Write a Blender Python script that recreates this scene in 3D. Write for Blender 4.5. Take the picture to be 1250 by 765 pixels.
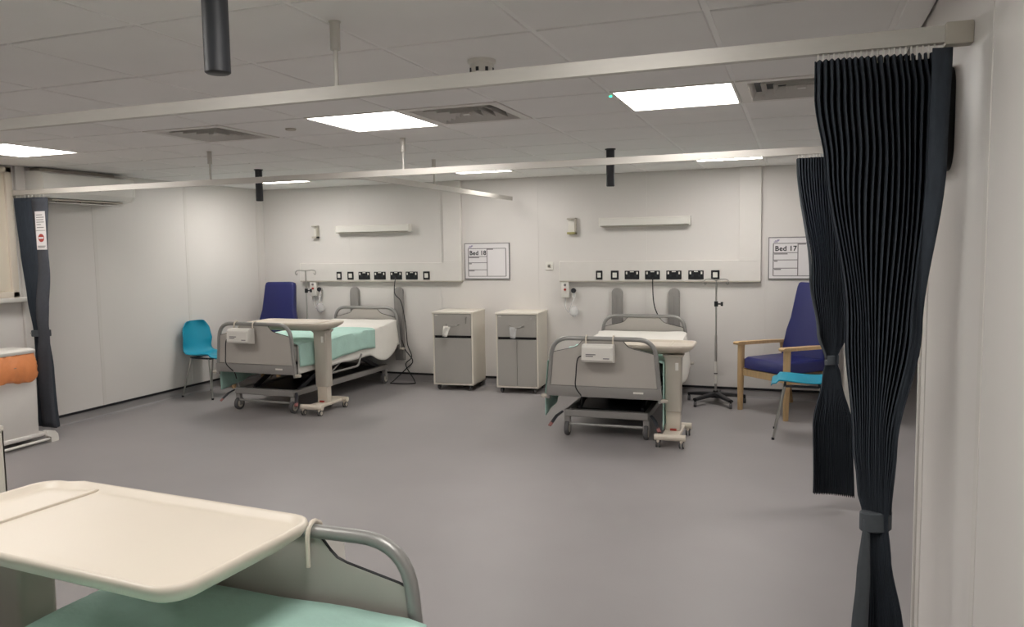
import bpy, bmesh, math, random
from mathutils import Vector, Matrix
R = math.radians
random.seed(7)
for o in list(bpy.data.objects): bpy.data.objects.remove(o)
SC = bpy.context.scene
COL = SC.collection

# ------------------------------------------------------------------ camera
CH = 1.585                                   # eye height above the floor
def basis(yaw, pitch, roll):
    cy, sy, cp, sp = math.cos(yaw), math.sin(yaw), math.cos(pitch), math.sin(pitch)
    f = Vector((-sy*cp, cy*cp, -sp)); r = Vector((cy, sy, 0)); u = r.cross(f)
    cr, sr = math.cos(roll), math.sin(roll)
    return cr*r + sr*u, -sr*r + cr*u, f
cr_, cu_, cf_ = basis(.35165, .08594, -.01595)
cam = bpy.data.cameras.new('camera'); cam.sensor_width = 36; cam.lens = 951/1250*36
cam.clip_start = .02
co = bpy.data.objects.new('camera', cam); COL.objects.link(co)
co.matrix_world = Matrix(((cr_.x, cu_.x, -cf_.x, 0), (cr_.y, cu_.y, -cf_.y, 0), (cr_.z, cu_.z, -cf_.z, CH), (0, 0, 0, 1)))
SC.camera = co

# ------------------------------------------------------------------ world, light level, exposure
w = bpy.data.worlds.new('world'); SC.world = w; w.use_nodes = True
w.node_tree.nodes['Background'].inputs[0].default_value = (.02, .022, .03, 1)   # night outside
w.node_tree.nodes['Background'].inputs[1].default_value = 1
SC.view_settings.view_transform = 'Standard'; SC.view_settings.look = 'None'
SC.view_settings.exposure = 0.0; SC.view_settings.gamma = 1; SC.view_settings.use_curve_mapping = False
PANEL = 18.5                                  # emission of the ceiling light panels

# ------------------------------------------------------------------ materials
def lin(h):
    c = [int(h[i:i+2], 16)/255 for i in (1, 3, 5)]
    return tuple(x/12.92 if x <= .04045 else ((x+.055)/1.055)**2.4 for x in c) + (1,)
def mat(name, col, rough=.5, metal=0, var=.06, nscale=8, bump=0, bscale=60, stretch=(1, 1, 1), coat=0, trans=0, alpha=1, spec=.5, emit=None, estr=0):
    m = bpy.data.materials.new(name); m.use_nodes = True
    nt = m.node_tree; b = nt.nodes['Principled BSDF']; L = nt.links
    tc = nt.nodes.new('ShaderNodeTexCoord'); mp = nt.nodes.new('ShaderNodeMapping'); mp.inputs['Scale'].default_value = stretch
    L.new(tc.outputs['Object'], mp.inputs[0])
    n = nt.nodes.new('ShaderNodeTexNoise'); n.inputs['Scale'].default_value = nscale; n.inputs['Detail'].default_value = 4
    L.new(mp.outputs[0], n.inputs['Vector'])
    cr = nt.nodes.new('ShaderNodeValToRGB'); c = lin(col)
    cr.color_ramp.elements[0].position = .3; cr.color_ramp.elements[1].position = .7
    cr.color_ramp.elements[0].color = tuple(x*(1-var) for x in c[:3]) + (1,)
    cr.color_ramp.elements[1].color = tuple(min(1, x*(1+var)) for x in c[:3]) + (1,)
    L.new(n.outputs[0], cr.inputs[0]); L.new(cr.outputs[0], b.inputs['Base Color'])
    b.inputs['Roughness'].default_value = rough; b.inputs['Metallic'].default_value = metal
    b.inputs['Coat Weight'].default_value = coat; b.inputs['Transmission Weight'].default_value = trans
    b.inputs['Alpha'].default_value = alpha; b.inputs['Specular IOR Level'].default_value = spec
    if bump:
        n2 = nt.nodes.new('ShaderNodeTexNoise'); n2.inputs['Scale'].default_value = bscale; n2.inputs['Detail'].default_value = 3
        L.new(mp.outputs[0], n2.inputs['Vector'])
        bp = nt.nodes.new('ShaderNodeBump'); bp.inputs['Strength'].default_value = bump; bp.inputs['Distance'].default_value = .01
        L.new(n2.outputs[0], bp.inputs['Height']); L.new(bp.outputs[0], b.inputs['Normal'])
    if emit:
        b.inputs['Emission Color'].default_value = lin(emit); b.inputs['Emission Strength'].default_value = estr
    return m
M = dict(
    wall=mat('wall_cladding', '#DEDAD6', .42, var=.012, nscale=2, bump=.02, bscale=3),
    joint=mat('wall_joint_strip', '#DAD6D1', .4, var=.01),
    ceiling=mat('ceiling_tile', '#F0EEEC', .85, var=.015, nscale=3, bump=.12, bscale=220),
    tee=mat('ceiling_grid', '#F4F2F0', .5, var=.01),
    floor=mat('grey_vinyl', '#979393', .42, var=.035, nscale=1.6, bump=.03, bscale=9, spec=.45),
    cove=mat('cove_vinyl', '#918E8E', .5, var=.02),
    blackstrip=mat('black_capping', '#15151A', .4, var=.02),
    white=mat('white_plastic', '#E6E3DC', .35, var=.01),
    whitemetal=mat('white_painted_metal', '#DEDAD5', .4, var=.015),
    cream=mat('cream_plastic', '#DCD2C3', .38, var=.012, nscale=3),
    creamdark=mat('cream_grey_plastic', '#BDB6AA', .45, var=.02),
    railmat=mat('anodised_rail', '#CBC7C0', .4, .15, var=.02, stretch=(1, 8, 8)),
    steel=mat('brushed_steel', '#B9B7B3', .3, .9, var=.04, nscale=20),
    tube=mat('grey_bed_tube', '#9A9996', .36, .35, var=.02),
    bedpanel=mat('grey_bed_panel', '#B7B2AB', .5, var=.015),
    bedbar=mat('dark_grey_bar', '#8E8B88', .5, var=.02),
    dark=mat('dark_frame', '#2B2C31', .5, var=.05),
    black=mat('black_plastic', '#121317', .42, var=.04),
    rubber=mat('grey_tyre', '#5A595A', .7, var=.03),
    teal=mat('teal_chair', '#1795B2', .4, var=.02),
    blue=mat('navy_vinyl', '#1B2160', .42, var=.04, nscale=5, bump=.05, bscale=120),
    wood=mat('beech', '#C7A77C', .5, var=.1, nscale=9, stretch=(6, 6, .8), bump=.04),
    blanket=mat('mint_blanket', '#B6DACF', .9, var=.04, nscale=12, bump=.25, bscale=45),
    sheet=mat('white_sheet', '#EEEBE4', .9, var=.015, bump=.2, bscale=25),
    mattress=mat('mattress_cover', '#DEDCD6', .7, var=.02),
    curtain=mat('slate_curtain', '#343B44', .9, var=.12, nscale=60, stretch=(1, 1, .25), bump=.15, bscale=300),
    curtain_lit=mat('slate_curtain_lit', '#474A52', .9, var=.06, nscale=50, bump=.12, bscale=300),  # same cloth as slate_curtain, with stronger light put into its colour
    band=mat('curtain_band', '#4B5055', .85, var=.05, nscale=60),
    locker=mat('locker_cream', '#E3DDD1', .5, var=.02, nscale=6),
    lockergrey=mat('locker_grey_front', '#A9A59F', .45, var=.02, nscale=5),
    orange=mat('orange_bag', '#E8935C', .35, var=.06, nscale=10, bump=.3, bscale=18),
    paper=mat('board_white', '#E4E1E2', .4, var=.01),
    ink=mat('print_black', '#26262A', .6, var=.02),
    inkgrey=mat('print_grey', '#7E7B7C', .6, var=.02),
    purple=mat('print_lilac', '#9A93AE', .6, var=.02),
    red=mat('red_mark', '#A83A32', .5, var=.03),
    clear=mat('clear_vinyl', '#EDEDED', .15, var=.01, alpha=.45),
    blind=mat('cream_blind', '#DCD2C0', .7, var=.02, nscale=3),
    green=mat('green_led', '#20B070', .4, emit='#30FFB0', estr=3),
    panel=mat('light_diffuser', '#FFFFFF', .5, emit='#FFFAF5', estr=PANEL),
    pinkish=mat('faded_red_plastic', '#96605C', .5, var=.03),
    wbump=mat('grey_wall_bumper', '#8F8C89', .5, var=.02),
    navy_dark=mat('dark_plastic', '#33353A', .5, var=.03),
)

# ------------------------------------------------------------------ mesh helpers
class MB:
    def __init__(s): s.bm = bmesh.new()
    def box(s, x0, x1, y0, y1, z0, z1, bev=0, seg=2, mtx=None):
        r = bmesh.ops.create_cube(s.bm, size=1)
        vs = r['verts']
        for v in vs: v.co = Vector(((x0+x1)/2 + v.co.x*(x1-x0), (y0+y1)/2 + v.co.y*(y1-y0), (z0+z1)/2 + v.co.z*(z1-z0)))
        if bev:
            es = list({e for v in vs for e in v.link_edges})
            g = bmesh.ops.bevel(s.bm, geom=es, offset=bev, segments=seg, affect='EDGES', profile=.5)
            vs = list({v for f in g['faces'] for v in f.verts} | {v for v in vs if v.is_valid})
        if mtx is not None: bmesh.ops.transform(s.bm, matrix=mtx, verts=vs)
        return s
    def tube(s, path, r, n=8, closed=False, flat=None):
        P = [Vector(p) for p in path]
        rs = r if isinstance(r, (list, tuple)) else [r]*len(P)
        rings = []; ref = None; N = len(P)
        for i, p in enumerate(P):
            if closed: t = P[(i+1) % N]-P[i-1]
            else: t = P[min(i+1, N-1)]-P[max(i-1, 0)]
            t = t.normalized() if t.length > 1e-9 else Vector((0, 0, 1))
            if ref is None:
                ref = Vector((0, 0, 1)) if abs(t.z) < .9 else Vector((1, 0, 0))
            a = (ref-t*ref.dot(t)); a = a.normalized() if a.length > 1e-6 else t.orthogonal().normalized()
            b = t.cross(a); ref = a
            fb = flat or 1
            rings.append([s.bm.verts.new(p + (a*math.cos(k*2*math.pi/n)*fb + b*math.sin(k*2*math.pi/n))*rs[i]) for k in range(n)])
        for i in range(N if closed else N-1):
            A, B = rings[i], rings[(i+1) % N]
            for k in range(n): s.bm.faces.new((A[k], A[(k+1) % n], B[(k+1) % n], B[k]))
        if not closed:
            s.bm.faces.new(rings[0][::-1]); s.bm.faces.new(rings[-1])
        return s
    def cyl(s, p0, p1, r, n=16, r2=None): return s.tube([p0, p1], [r, r if r2 is None else r2], n)
    def prism(s, poly, axis, a0, a1):
        f = {'x': lambda p, a: (a, p[0], p[1]), 'y': lambda p, a: (p[0], a, p[1]), 'z': lambda p, a: (p[0], p[1], a)}[axis]
        A = [s.bm.verts.new(f(p, a0)) for p in poly]; B = [s.bm.verts.new(f(p, a1)) for p in poly]
        n = len(poly)
        for k in range(n): s.bm.faces.new((A[k], A[(k+1) % n], B[(k+1) % n], B[k]))
        s.bm.faces.new(A[::-1]); s.bm.faces.new(B)
        return s
    def loft(s, loops, cap=True):
        rings = [[s.bm.verts.new(p) for p in l] for l in loops]; n = len(rings[0])
        for A, B in zip(rings, rings[1:]):
            for k in range(n): s.bm.faces.new((A[k], A[(k+1) % n], B[(k+1) % n], B[k]))
        if cap: s.bm.faces.new(rings[0][::-1]); s.bm.faces.new(rings[-1])
        return s
    def lathe(s, prof, c=(0, 0, 0), n=20, axis='z'):
        ls = []
        for r, h in prof:
            ring = []
            for k in range(n):
                a = k*2*math.pi/n; p = (r*math.cos(a), r*math.sin(a), h)
                if axis == 'x': p = (h, p[0], p[1])
                if axis == 'y': p = (p[0], h, p[1])
                ring.append((c[0]+p[0], c[1]+p[1], c[2]+p[2]))
            ls.append(ring)
        return s.loft(ls)
    def grid(s, nu, nv, fn):
        V = [[s.bm.verts.new(fn(i/(nu-1), j/(nv-1))) for j in range(nv)] for i in range(nu)]
        for i in range(nu-1):
            for j in range(nv-1): s.bm.faces.new((V[i][j], V[i+1][j], V[i+1][j+1], V[i][j+1]))
        return s
    def build(s, name, m, parent=None, smooth=35, solid=0, loc=None, rot=None):
        bmesh.ops.recalc_face_normals(s.bm, faces=s.bm.faces[:])
        me = bpy.data.meshes.new(name); s.bm.to_mesh(me); s.bm.free()
        me.materials.append(M[m] if isinstance(m, str) else m)
        if smooth:
            for p in me.polygons: p.use_smooth = True
            me.set_sharp_from_angle(angle=R(smooth))
        return link(name, me, parent, loc, rot, solid)
def link(name, me, parent=None, loc=None, rot=None, solid=0):
    o = bpy.data.objects.new(name, me); COL.objects.link(o); o.parent = parent
    if loc: o.location = loc
    if rot: o.rotation_euler = rot
    if solid:
        sm = o.modifiers.new('thickness', 'SOLIDIFY'); sm.thickness = solid; sm.offset = 0
    return o
def thing(name, label, cat, loc=(0, 0, 0), rz=0, group=None):
    o = bpy.data.objects.new(name, None); COL.objects.link(o); o.location = loc; o.rotation_euler = (0, 0, rz)
    o.empty_display_size = .1
    return tag(o, label, cat, group)
def tag(o, label, cat, group=None):
    o['label'] = label; o['category'] = cat
    if group: o['group'] = group
    return o
def struct(o, label=None, cat='structure'):
    o['kind'] = 'structure'
    if label: o['label'] = label; o['category'] = cat
    return o
def copy_tree(o, parent=None):
    c = o.copy(); COL.objects.link(c); c.parent = parent
    for ch in list(o.children): copy_tree(ch, c)
    return c
def fillet(pts, rad, n=6):
    P = [Vector(p) for p in pts]; out = [P[0]]
    for i in range(1, len(P)-1):
        a, b, c = P[i-1], P[i], P[i+1]
        d1 = (a-b).normalized(); d2 = (c-b).normalized()
        ang = d1.angle(d2); t = min(rad/math.tan(ang/2), (a-b).length*.49, (c-b).length*.49)
        p1 = b+d1*t; p2 = b+d2*t
        for k in range(n+1):
            u = k/n; out.append((1-u)**2*p1 + 2*u*(1-u)*b + u*u*p2)
    out.append(P[-1]); return out
def spline(pts, n=8):
    P = [Vector(p) for p in pts]; P = [P[0]*2-P[1]] + P + [P[-1]*2-P[-2]]; out = []
    for i in range(1, len(P)-2):
        a, b, c, d = P[i-1:i+3]
        for k in range(n):
            t = k/n
            out.append(.5*((2*b)+(c-a)*t+(2*a-5*b+4*c-d)*t*t+(3*b-a-3*c+d)*t**3))
    out.append(P[-2]); return out
def rrect(w, d, r, n=5, cx=0, cy=0):
    out = []
    for sx, sy, a0 in ((1, 1, 0), (-1, 1, 90), (-1, -1, 180), (1, -1, 270)):
        for k in range(n+1):
            a = R(a0+90*k/n); out.append((cx+sx*(w/2-r)+r*math.cos(a), cy+sy*(d/2-r)+r*math.sin(a)))
    return out
def lerp(a, b, t): return a+(b-a)*t
def interp(tab, x):
    if x >= tab[0][0] and tab[0][0] > tab[-1][0] or x <= tab[0][0] and tab[0][0] < tab[-1][0]: return tab[0][1:]
    for p, q in zip(tab, tab[1:]):
        lo, hi = (p, q) if p[0] < q[0] else (q, p)
        if lo[0] <= x <= hi[0]:
            t = (x-lo[0])/(hi[0]-lo[0]); t = t*t*(3-2*t)
            return tuple(lerp(a, b, t) for a, b in zip(lo[1:], hi[1:]))
    return tab[-1][1:]
def text(body, size, loc, parent, m='ink', bold=.0, rot=(R(90), 0, 0), name='letter', align='LEFT'):
    cu = bpy.data.curves.new(name, 'FONT'); cu.body = body; cu.size = size; cu.offset = bold; cu.extrude = .0006; cu.align_x = align
    cu.resolution_u = 4; cu.space_character = 1.06
    t = bpy.data.objects.new(name, cu); COL.objects.link(t)
    dg = bpy.context.evaluated_depsgraph_get()
    me = bpy.data.meshes.new_from_object(t.evaluated_get(dg)); bpy.data.objects.remove(t)
    me.materials.clear(); me.materials.append(M[m])
    bm = bmesh.new(); bm.from_mesh(me); left = set(bm.verts); isl = []
    while left:
        st = [left.pop()]; got = set(st)
        while st:
            for e in st.pop().link_edges:
                for v in e.verts:
                    if v not in got: got.add(v); st.append(v)
        left -= got; isl.append({v.index for v in got})
    bm.free()
    for g in isl:
        idx = {v: k for k, v in enumerate(sorted(g))}
        m2 = bpy.data.meshes.new(name)
        m2.from_pydata([me.vertices[v].co[:] for v in sorted(g)], [], [[idx[v] for v in p.vertices] for p in me.polygons if p.vertices[0] in g])
        m2.materials.append(M[m]); link(name, m2, parent, loc, rot)
    bpy.data.meshes.remove(me)

# ------------------------------------------------------------------ the room
CE = 2.346; YB = 8.253; XL = -6.36; XR = .415; YF = -4.6
GX, GY, T = -.2935, 2.6874, .6                # ceiling grid
DO0, DO1 = 3.03, 7.3                         # doorway in the right wall
CX1 = 2.6; CY1 = 11.0                         # corridor beyond it
struct(MB().box(XL-.15, CX1+.15, YF-.15, CY1+.15, -.1, 0).build('floor', 'floor', smooth=0))
wl = struct(MB().box(XL-.15, XL, YF-.15, YB+.15, 0, CE+.25).build('wall_left', 'wall', smooth=0))
wb = struct(MB().box(XL-.15, XR+.1, YB, YB+.15, 0, CE+.25).build('wall_back', 'wall', smooth=0))
struct(MB().box(XL-.15, CX1+.15, YF-.15, YF, 0, CE+.25).build('wall_front', 'wall', smooth=0))
wr = struct(MB().box(XR, XR+.1, YF, DO0, 0, CE+.25).box(XR, XR+.1, DO1, YB, 0, CE+.25).box(XR, XR+.1, DO0, DO1, 2.05, CE+.25).build('wall_right', 'wall', smooth=0))
struct(MB().box(CX1, CX1+.15, YF, CY1+.15, 0, CE+.25).build('wall_corridor_side', 'wall', smooth=0))
struct(MB().box(XR+.1, CX1+.15, CY1, CY1+.15, 0, CE+.25).box(XR+.0, XR+.1, YB, CY1, 0, CE+.25).build('wall_corridor_end', 'wall', smooth=0))
struct(MB().box(XR+.1, CX1, YF, CY1, CE, CE+.05).build('ceiling_corridor', 'ceiling', smooth=0))
# cladding panels and joint strips
def panels(par, edges, axis, pos, sgn, z1=CE, z0=.095, strips=(), m='wall', gap=.0003):
    for a, b in zip(edges, edges[1:]):
        q = MB()
        if axis == 'y': q.box(min(pos, pos+sgn*.006), max(pos, pos+sgn*.006), a+gap, b-gap, z0, z1, .0008, 1)
        else: q.box(a+gap, b-gap, min(pos, pos+sgn*.006), max(pos, pos+sgn*.006), z0, z1, .0008, 1)
        q.build('panel', m, par, 0)
    for s in strips:
        q = MB()
        if axis == 'y': q.box(min(pos, pos+sgn*.0085), max(pos, pos+sgn*.0085), s-.02, s+.02, z0, z1, .001, 1)
        else: q.box(s-.02, s+.02, min(pos, pos+sgn*.0085), max(pos, pos+sgn*.0085), z0, z1, .004, 2)
        q.build('joint_strip', 'joint', par)
panels(wl, [YF, -3.9, -2.7, -1.5, -.3, .9, 2.1, 3.3, 4.5, 5.7, 6.9, 8.1, YB], 'y', XL, 1, strips=(.9, 2.1, 5.7, 6.9, 8.12))
panels(wb, [XL, -5.1, -3.9, -2.7, -1.5, -.3, XR], 'x', YB, -1, strips=())
panels(wr, [YF, -2.7, -1.5, -.3, .9, 2.09, DO0-.12], 'y', XR, -1, strips=(.9, 2.09))
panels(wr, [DO1+.12, YB], 'y', XR, -1, strips=())
# skirting: vinyl cove with black capping
def skirt(name, axis, pos, sgn, a, b):
    prof = [(0, .0), (0, .085), (.006, .085), (.007, .03), (.012, .014), (.03, 0.001), (.034, 0)]
    pr = [(pos+sgn*p, z) for p, z in prof]
    o = MB()
    if axis == 'y': o.prism(pr, 'y', a, b)
    else:
        A = [(a, p, z) for p, z in pr]; B = [(b, p, z) for p, z in pr]; o.loft([A, B])
    root = struct(o.build(name, 'cove'))
    q = MB(); p0, p1 = min(pos, pos+sgn*.014), max(pos, pos+sgn*.014)
    if axis == 'y': q.box(p0, p1, a, b, .08, .102, .002, 1)
    else: q.box(a, b, p0, p1, .08, .102, .002, 1)
    q.build('capping_strip', 'blackstrip', root, 0)
skirt('baseboard_left', 'y', XL, 1, YF, YB); skirt('baseboard_back', 'x', YB, -1, XL, XR)
skirt('baseboard_right', 'y', XR, -1, YF, DO0-.12); skirt('baseboard_right_far', 'y', XR, -1, DO1+.12, YB)
# doorway lining on the right wall (near jamb shows beside the curtain)
for n, (a, b) in enumerate(((DO0-.13, DO0), (DO1, DO1+.13)), 1):
    s = 1 if n == 1 else -1
    e = b if n == 1 else a
    t = struct(MB().box(XR-.010, XR, a, b, 0, 2.06, .004, 2).build(f'trim_{n}', 'whitemetal'))
    MB().box(XR-.018, XR-.008, e-s*.045-.012, e-s*.045+.012, 0, 2.05, .004, 2).build('stop_bead', 'joint', t)
    MB().box(XR-.012, XR+.12, e-.012, e+.012, 0, 2.05, .003, 2).build('lining', 'white', t)
struct(MB().box(XR-.010, XR, DO0-.13, DO1+.13, 2.05, 2.15, .004, 2).build('trim_3', 'whitemetal'))
# window with closed blind on the left wall
wy0, wy1, wz0, wz1 = 3.3, 4.86, 1.215, CE-.02
win = struct(MB().box(XL, XL+.02, wy0, wy1, wz0, wz1).build('window_1', 'blind', smooth=0))
for a, b, c, d in ((wy0, wy0+.06, wz0, wz1), (wy1-.06, wy1, wz0, wz1), (wy0, wy1, wz1-.05, wz1), (wy0, wy1, wz0, wz0+.05), (4.05, 4.11, wz0, wz1)):
    MB().box(XL, XL+.045, a, b, c, d, .006, 2).build('window_frame', 'cream', win)
MB().box(XL, XL+.1, wy0-.06, wy1+.06, wz0-.04, wz0, .008, 2).build('window_sill', 'white', win)
for k in range(12):
    y = wy0+.075+k*.125
    if y+.11 < wy1-.06: MB().box(XL+.02, XL+.028, y, y+.115, wz0+.06, wz1-.06, .002, 1).build('blind_slat', 'blind', win)
# column boxing between window and air conditioner
struct(MB().box(XL, XL+.035, 4.9, 4.99, .1, CE, .004, 2).build('trim_4', 'joint'))

# ------------------------------------------------------------------ ceiling: tiles, grid, lights, vents
LIGHTS = {(0, 2): 'square ceiling light panel above the floor beside the dark near curtain', (3, 2): 'square ceiling light panel left of the middle air vent',
          (8, 2): 'square ceiling light panel at left edge above the window', (0, 7): 'far ceiling light panel just above the bed 17 wall light',
          (4, 7): 'far ceiling light panel between the two beds, beyond the rail', (8, 7): 'far ceiling light panel near the left back corner',
          (0, -3): 'unseen added ceiling light panel overhead nearest the camera on the right', (3, -3): 'unseen added ceiling light panel above the near bed', (8, -3): 'unseen added ceiling light panel overhead by the near end of left wall',}  # near row is out of view, added by guess to fit the light level
VENTS = {(2, 2): 'square louvred ceiling vent right of the middle light panel', (5, 2): 'square louvred ceiling vent above the left bed space', (-1, 2): 'square louvred ceiling vent partly hidden by the near dark curtain'}
ceil = struct(MB().box(XL, XR, YF, YB, CE+.06, CE+.1).build('ceiling', 'ceiling', smooth=0))
tile_me = None
for i in range(-2, 11):
    for j in range(-13, 10):
        x1 = min(GX-i*T, XR); x0 = max(GX-(i+1)*T, XL); y0 = max(GY+j*T, YF); y1 = min(GY+(j+1)*T, YB)
        if x1-x0 < .03 or y1-y0 < .03 or (i, j) in LIGHTS or (i, j) in VENTS: continue
        full = x1-x0 > .599 and y1-y0 > .599
        g = .0105
        if full and tile_me:
            link('tile', tile_me, ceil, ((x0+x1)/2, (y0+y1)/2, CE)); continue
        hx, hy = (x1-x0)/2-g, (y1-y0)/2-g
        o = MB().box(-hx, hx, -hy, hy, -.005, .012, .003, 1).build('tile', 'ceiling', ceil, 0, loc=((x0+x1)/2, (y0+y1)/2, CE))
        if full: tile_me = o.data
for i in range(-1, 11):
    x = GX-i*T
    if XL < x < XR: MB().box(x-.012, x+.012, YF, YB, CE, CE+.03).build('grid_runner', 'tee', ceil, 0)
for j in range(-12, 10):
    y = GY+j*T
    if YF < y < YB: MB().box(XL, XR, y-.012, y+.012, CE+.0005, CE+.03).build('grid_runner', 'tee', ceil, 0)
def cell(i, j): return GX-(i+.5)*T, GY+(j+.5)*T
for (i, j), lab in LIGHTS.items():
    x, y = cell(i, j)
    t = thing('ceiling_light', lab, 'light', (x, y, CE), 0, 'recessed square ceiling light panels')
    fr = MB()
    for a in ((-.297, .297, -.297, -.283), (-.297, .297, .283, .297), (-.297, -.283, -.283, .283), (.283, .297, -.283, .283)): fr.box(*a, -.008, .02)
    fr.build('frame', 'white', t, 0)
    MB().box(-.283, .283, -.283, .283, -.003, .012).build('diffuser', 'panel', t, 0)
    if (i, j) in ((0, 2), (8, 2)):
        MB().lathe([(.001, -.012), (.007, -.011), (.008, -.004)], (-.315, -.2, 0), 10).build('indicator', 'green', t)
for (i, j), lab in VENTS.items():
    x, y = cell(i, j)
    t = thing('ceiling_vent', lab, 'vent', (x, y, CE), 0, 'louvred ceiling vents')
    MB().box(-.27, .27, -.27, .27, .036, .045).build('backing', 'black', t, 0)
    fr = MB()
    for a in ((-.297, .297, -.297, -.245), (-.297, .297, .245, .297), (-.297, -.245, -.245, .245), (.245, .297, -.245, .245)): fr.box(*a, -.008, .006)
    fr.build('frame', 'whitemetal', t, 0)
    for k in range(4):
        rr = .242-.056*k
        for q in range(4):
            a = q*math.pi/2
            b = MB(); o1, o2 = rr, rr-.018
            pts = [(-o1, -o1, -.006), (o1, -o1, -.006), (o2, -o2, .03), (-o2, -o2, .03)]
            top = [(px, py, pz+.003) for px, py, pz in pts]
            b.loft([pts, top]); b.build('louvre', 'whitemetal', t, 0, rot=(0, 0, a))
    MB().box(-.02, .02, -.02, .02, -.006, .01).build('centre_plate', 'whitemetal', t, 0)
# corridor light
t = thing('ceiling_light', 'ceiling light panel in the corridor behind the dark curtains', 'light', (1.5, 5.6, CE), 0, 'recessed square ceiling light panels')
MB().box(-.3, .3, -.3, .3, -.006, 0).build('frame', 'white', t, 0); MB().box(-.28, .28, -.28, .28, -.012, -.006).build('diffuser', 'panel', t, 0)
# smoke detector, disc
t = thing('smoke_detector', 'white round smoke detector on ceiling above the near rail', 'detector', (-1.22, 3.014, CE-.005))
MB().lathe([(.058, 0), (.058, -.012), (.05, -.016)], n=24).build('base', 'white', t)
MB().lathe([(.046, -.016), (.05, -.03), (.048, -.055), (.036, -.06), (.001, -.061)], n=24).build('sensor_head', 'white', t)
for k in range(8):
    a = k*math.pi/4
    MB().box(-.006, .006, .047, .051, -.05, -.034, mtx=Matrix.Rotation(a, 4, 'Z')).build('sensor_slot', 'dark', t, 0)
tag(MB().lathe([(.001, -.012), (.03, -.011), (.034, -.004), (.034, 0)], cell(4, 2)+(CE-.005,), 20).build('ceiling_disc', 'creamdark'), 'small flat grey disc on ceiling left of the middle light', 'sensor')
# black tubes hanging from the ceiling
for (x, y, lab) in ((-1.405, 6.15, 'black tube hanging from the ceiling above the right-hand bed'), (-4.765, 6.14, 'black tube hanging from the ceiling above the far left bed'), (-1.43, 1.695, 'large black ceiling tube nearest the camera, top cut by frame')):
    t = thing('ceiling_tube', lab, 'sensor', (x, y, CE), 0, 'black tubes hanging from the ceiling')
    MB().lathe([(.033, -.296), (.033, -.004)], n=24).build('body', 'navy_dark', t)
    MB().lathe([(.028, -.30), (.0325, -.297), (.0325, -.29)], n=24).build('end_cap', 'black', t)
    MB().lathe([(.042, -.012), (.042, -.004)], n=24).build('ceiling_rose', 'black', t)

# ------------------------------------------------------------------ curtain rails
def rod(par, x, y, z0):
    MB().cyl((x, y, z0), (x, y, CE-.006), .0075, 10).build('drop_rod', 'railmat', par)
    MB().lathe([(.012, CE-.1), (.017, CE-.098), (.017, CE-.008), (.021, CE-.008), (.021, CE-.004)], (x, y, 0), 14).build('rod_sleeve', 'railmat', par)
def railprof(path, q, hw=.015, z0=2.086, z1=2.128):
    ls = []
    P = [Vector(p) for p in path]
    for i, p in enumerate(P):
        t = (P[min(i+1, len(P)-1)]-P[max(i-1, 0)]).normalized(); n = Vector((-t.y, t.x, 0))
        ls.append([(p.x+n.x*s*hw, p.y+n.y*s*hw, z) for s, z in ((-1, z0), (1, z0), (1, z1), (-1, z1))])
    q.loft(ls); return q
t = thing('curtain_rail', 'near pale curtain rail running across the whole ceiling to right wall', 'curtain rail', (0, 0, 0))
railprof([(XL+.02, 2.31, 0), (XR-.055, 2.31, 0)], MB()).build('track', 'railmat', t, 0)
MB().box(XR-.07, XR-.006, 2.287, 2.333, 2.078, 2.134, .004, 2).build('end_bracket', 'creamdark', t)
for x in (-1.461, -3.6, -5.2): rod(t, x, 2.31, 2.12)
t = thing('curtain_rail', 'far curtain rail with curved branch running back between the beds', 'curtain rail', (0, 0, 0))
railprof([(XL+.04, 4.87, 0), (XR-.05, 4.87, 0)], MB()).build('track', 'railmat', t, 0)
MB().box(XL+.006, XL+.055, 4.848, 4.892, 2.08, 2.134, .004, 2).build('end_bracket', 'creamdark', t)
MB().box(XR-.06, XR-.006, 4.848, 4.892, 2.08, 2.134, .004, 2).build('end_bracket', 'creamdark', t)
railprof(fillet([(-3.55, 4.872, 0), (-2.96, 4.872, 0), (-2.96, 8.1, 0)], .55, 12)[1:], MB()).build('branch_track', 'railmat', t, 0)
rod(t, -4.224, 4.87, 2.12); rod(t, -2.569, 4.87, 2.12); rod(t, -2.96, 6.168, 2.12)

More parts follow.
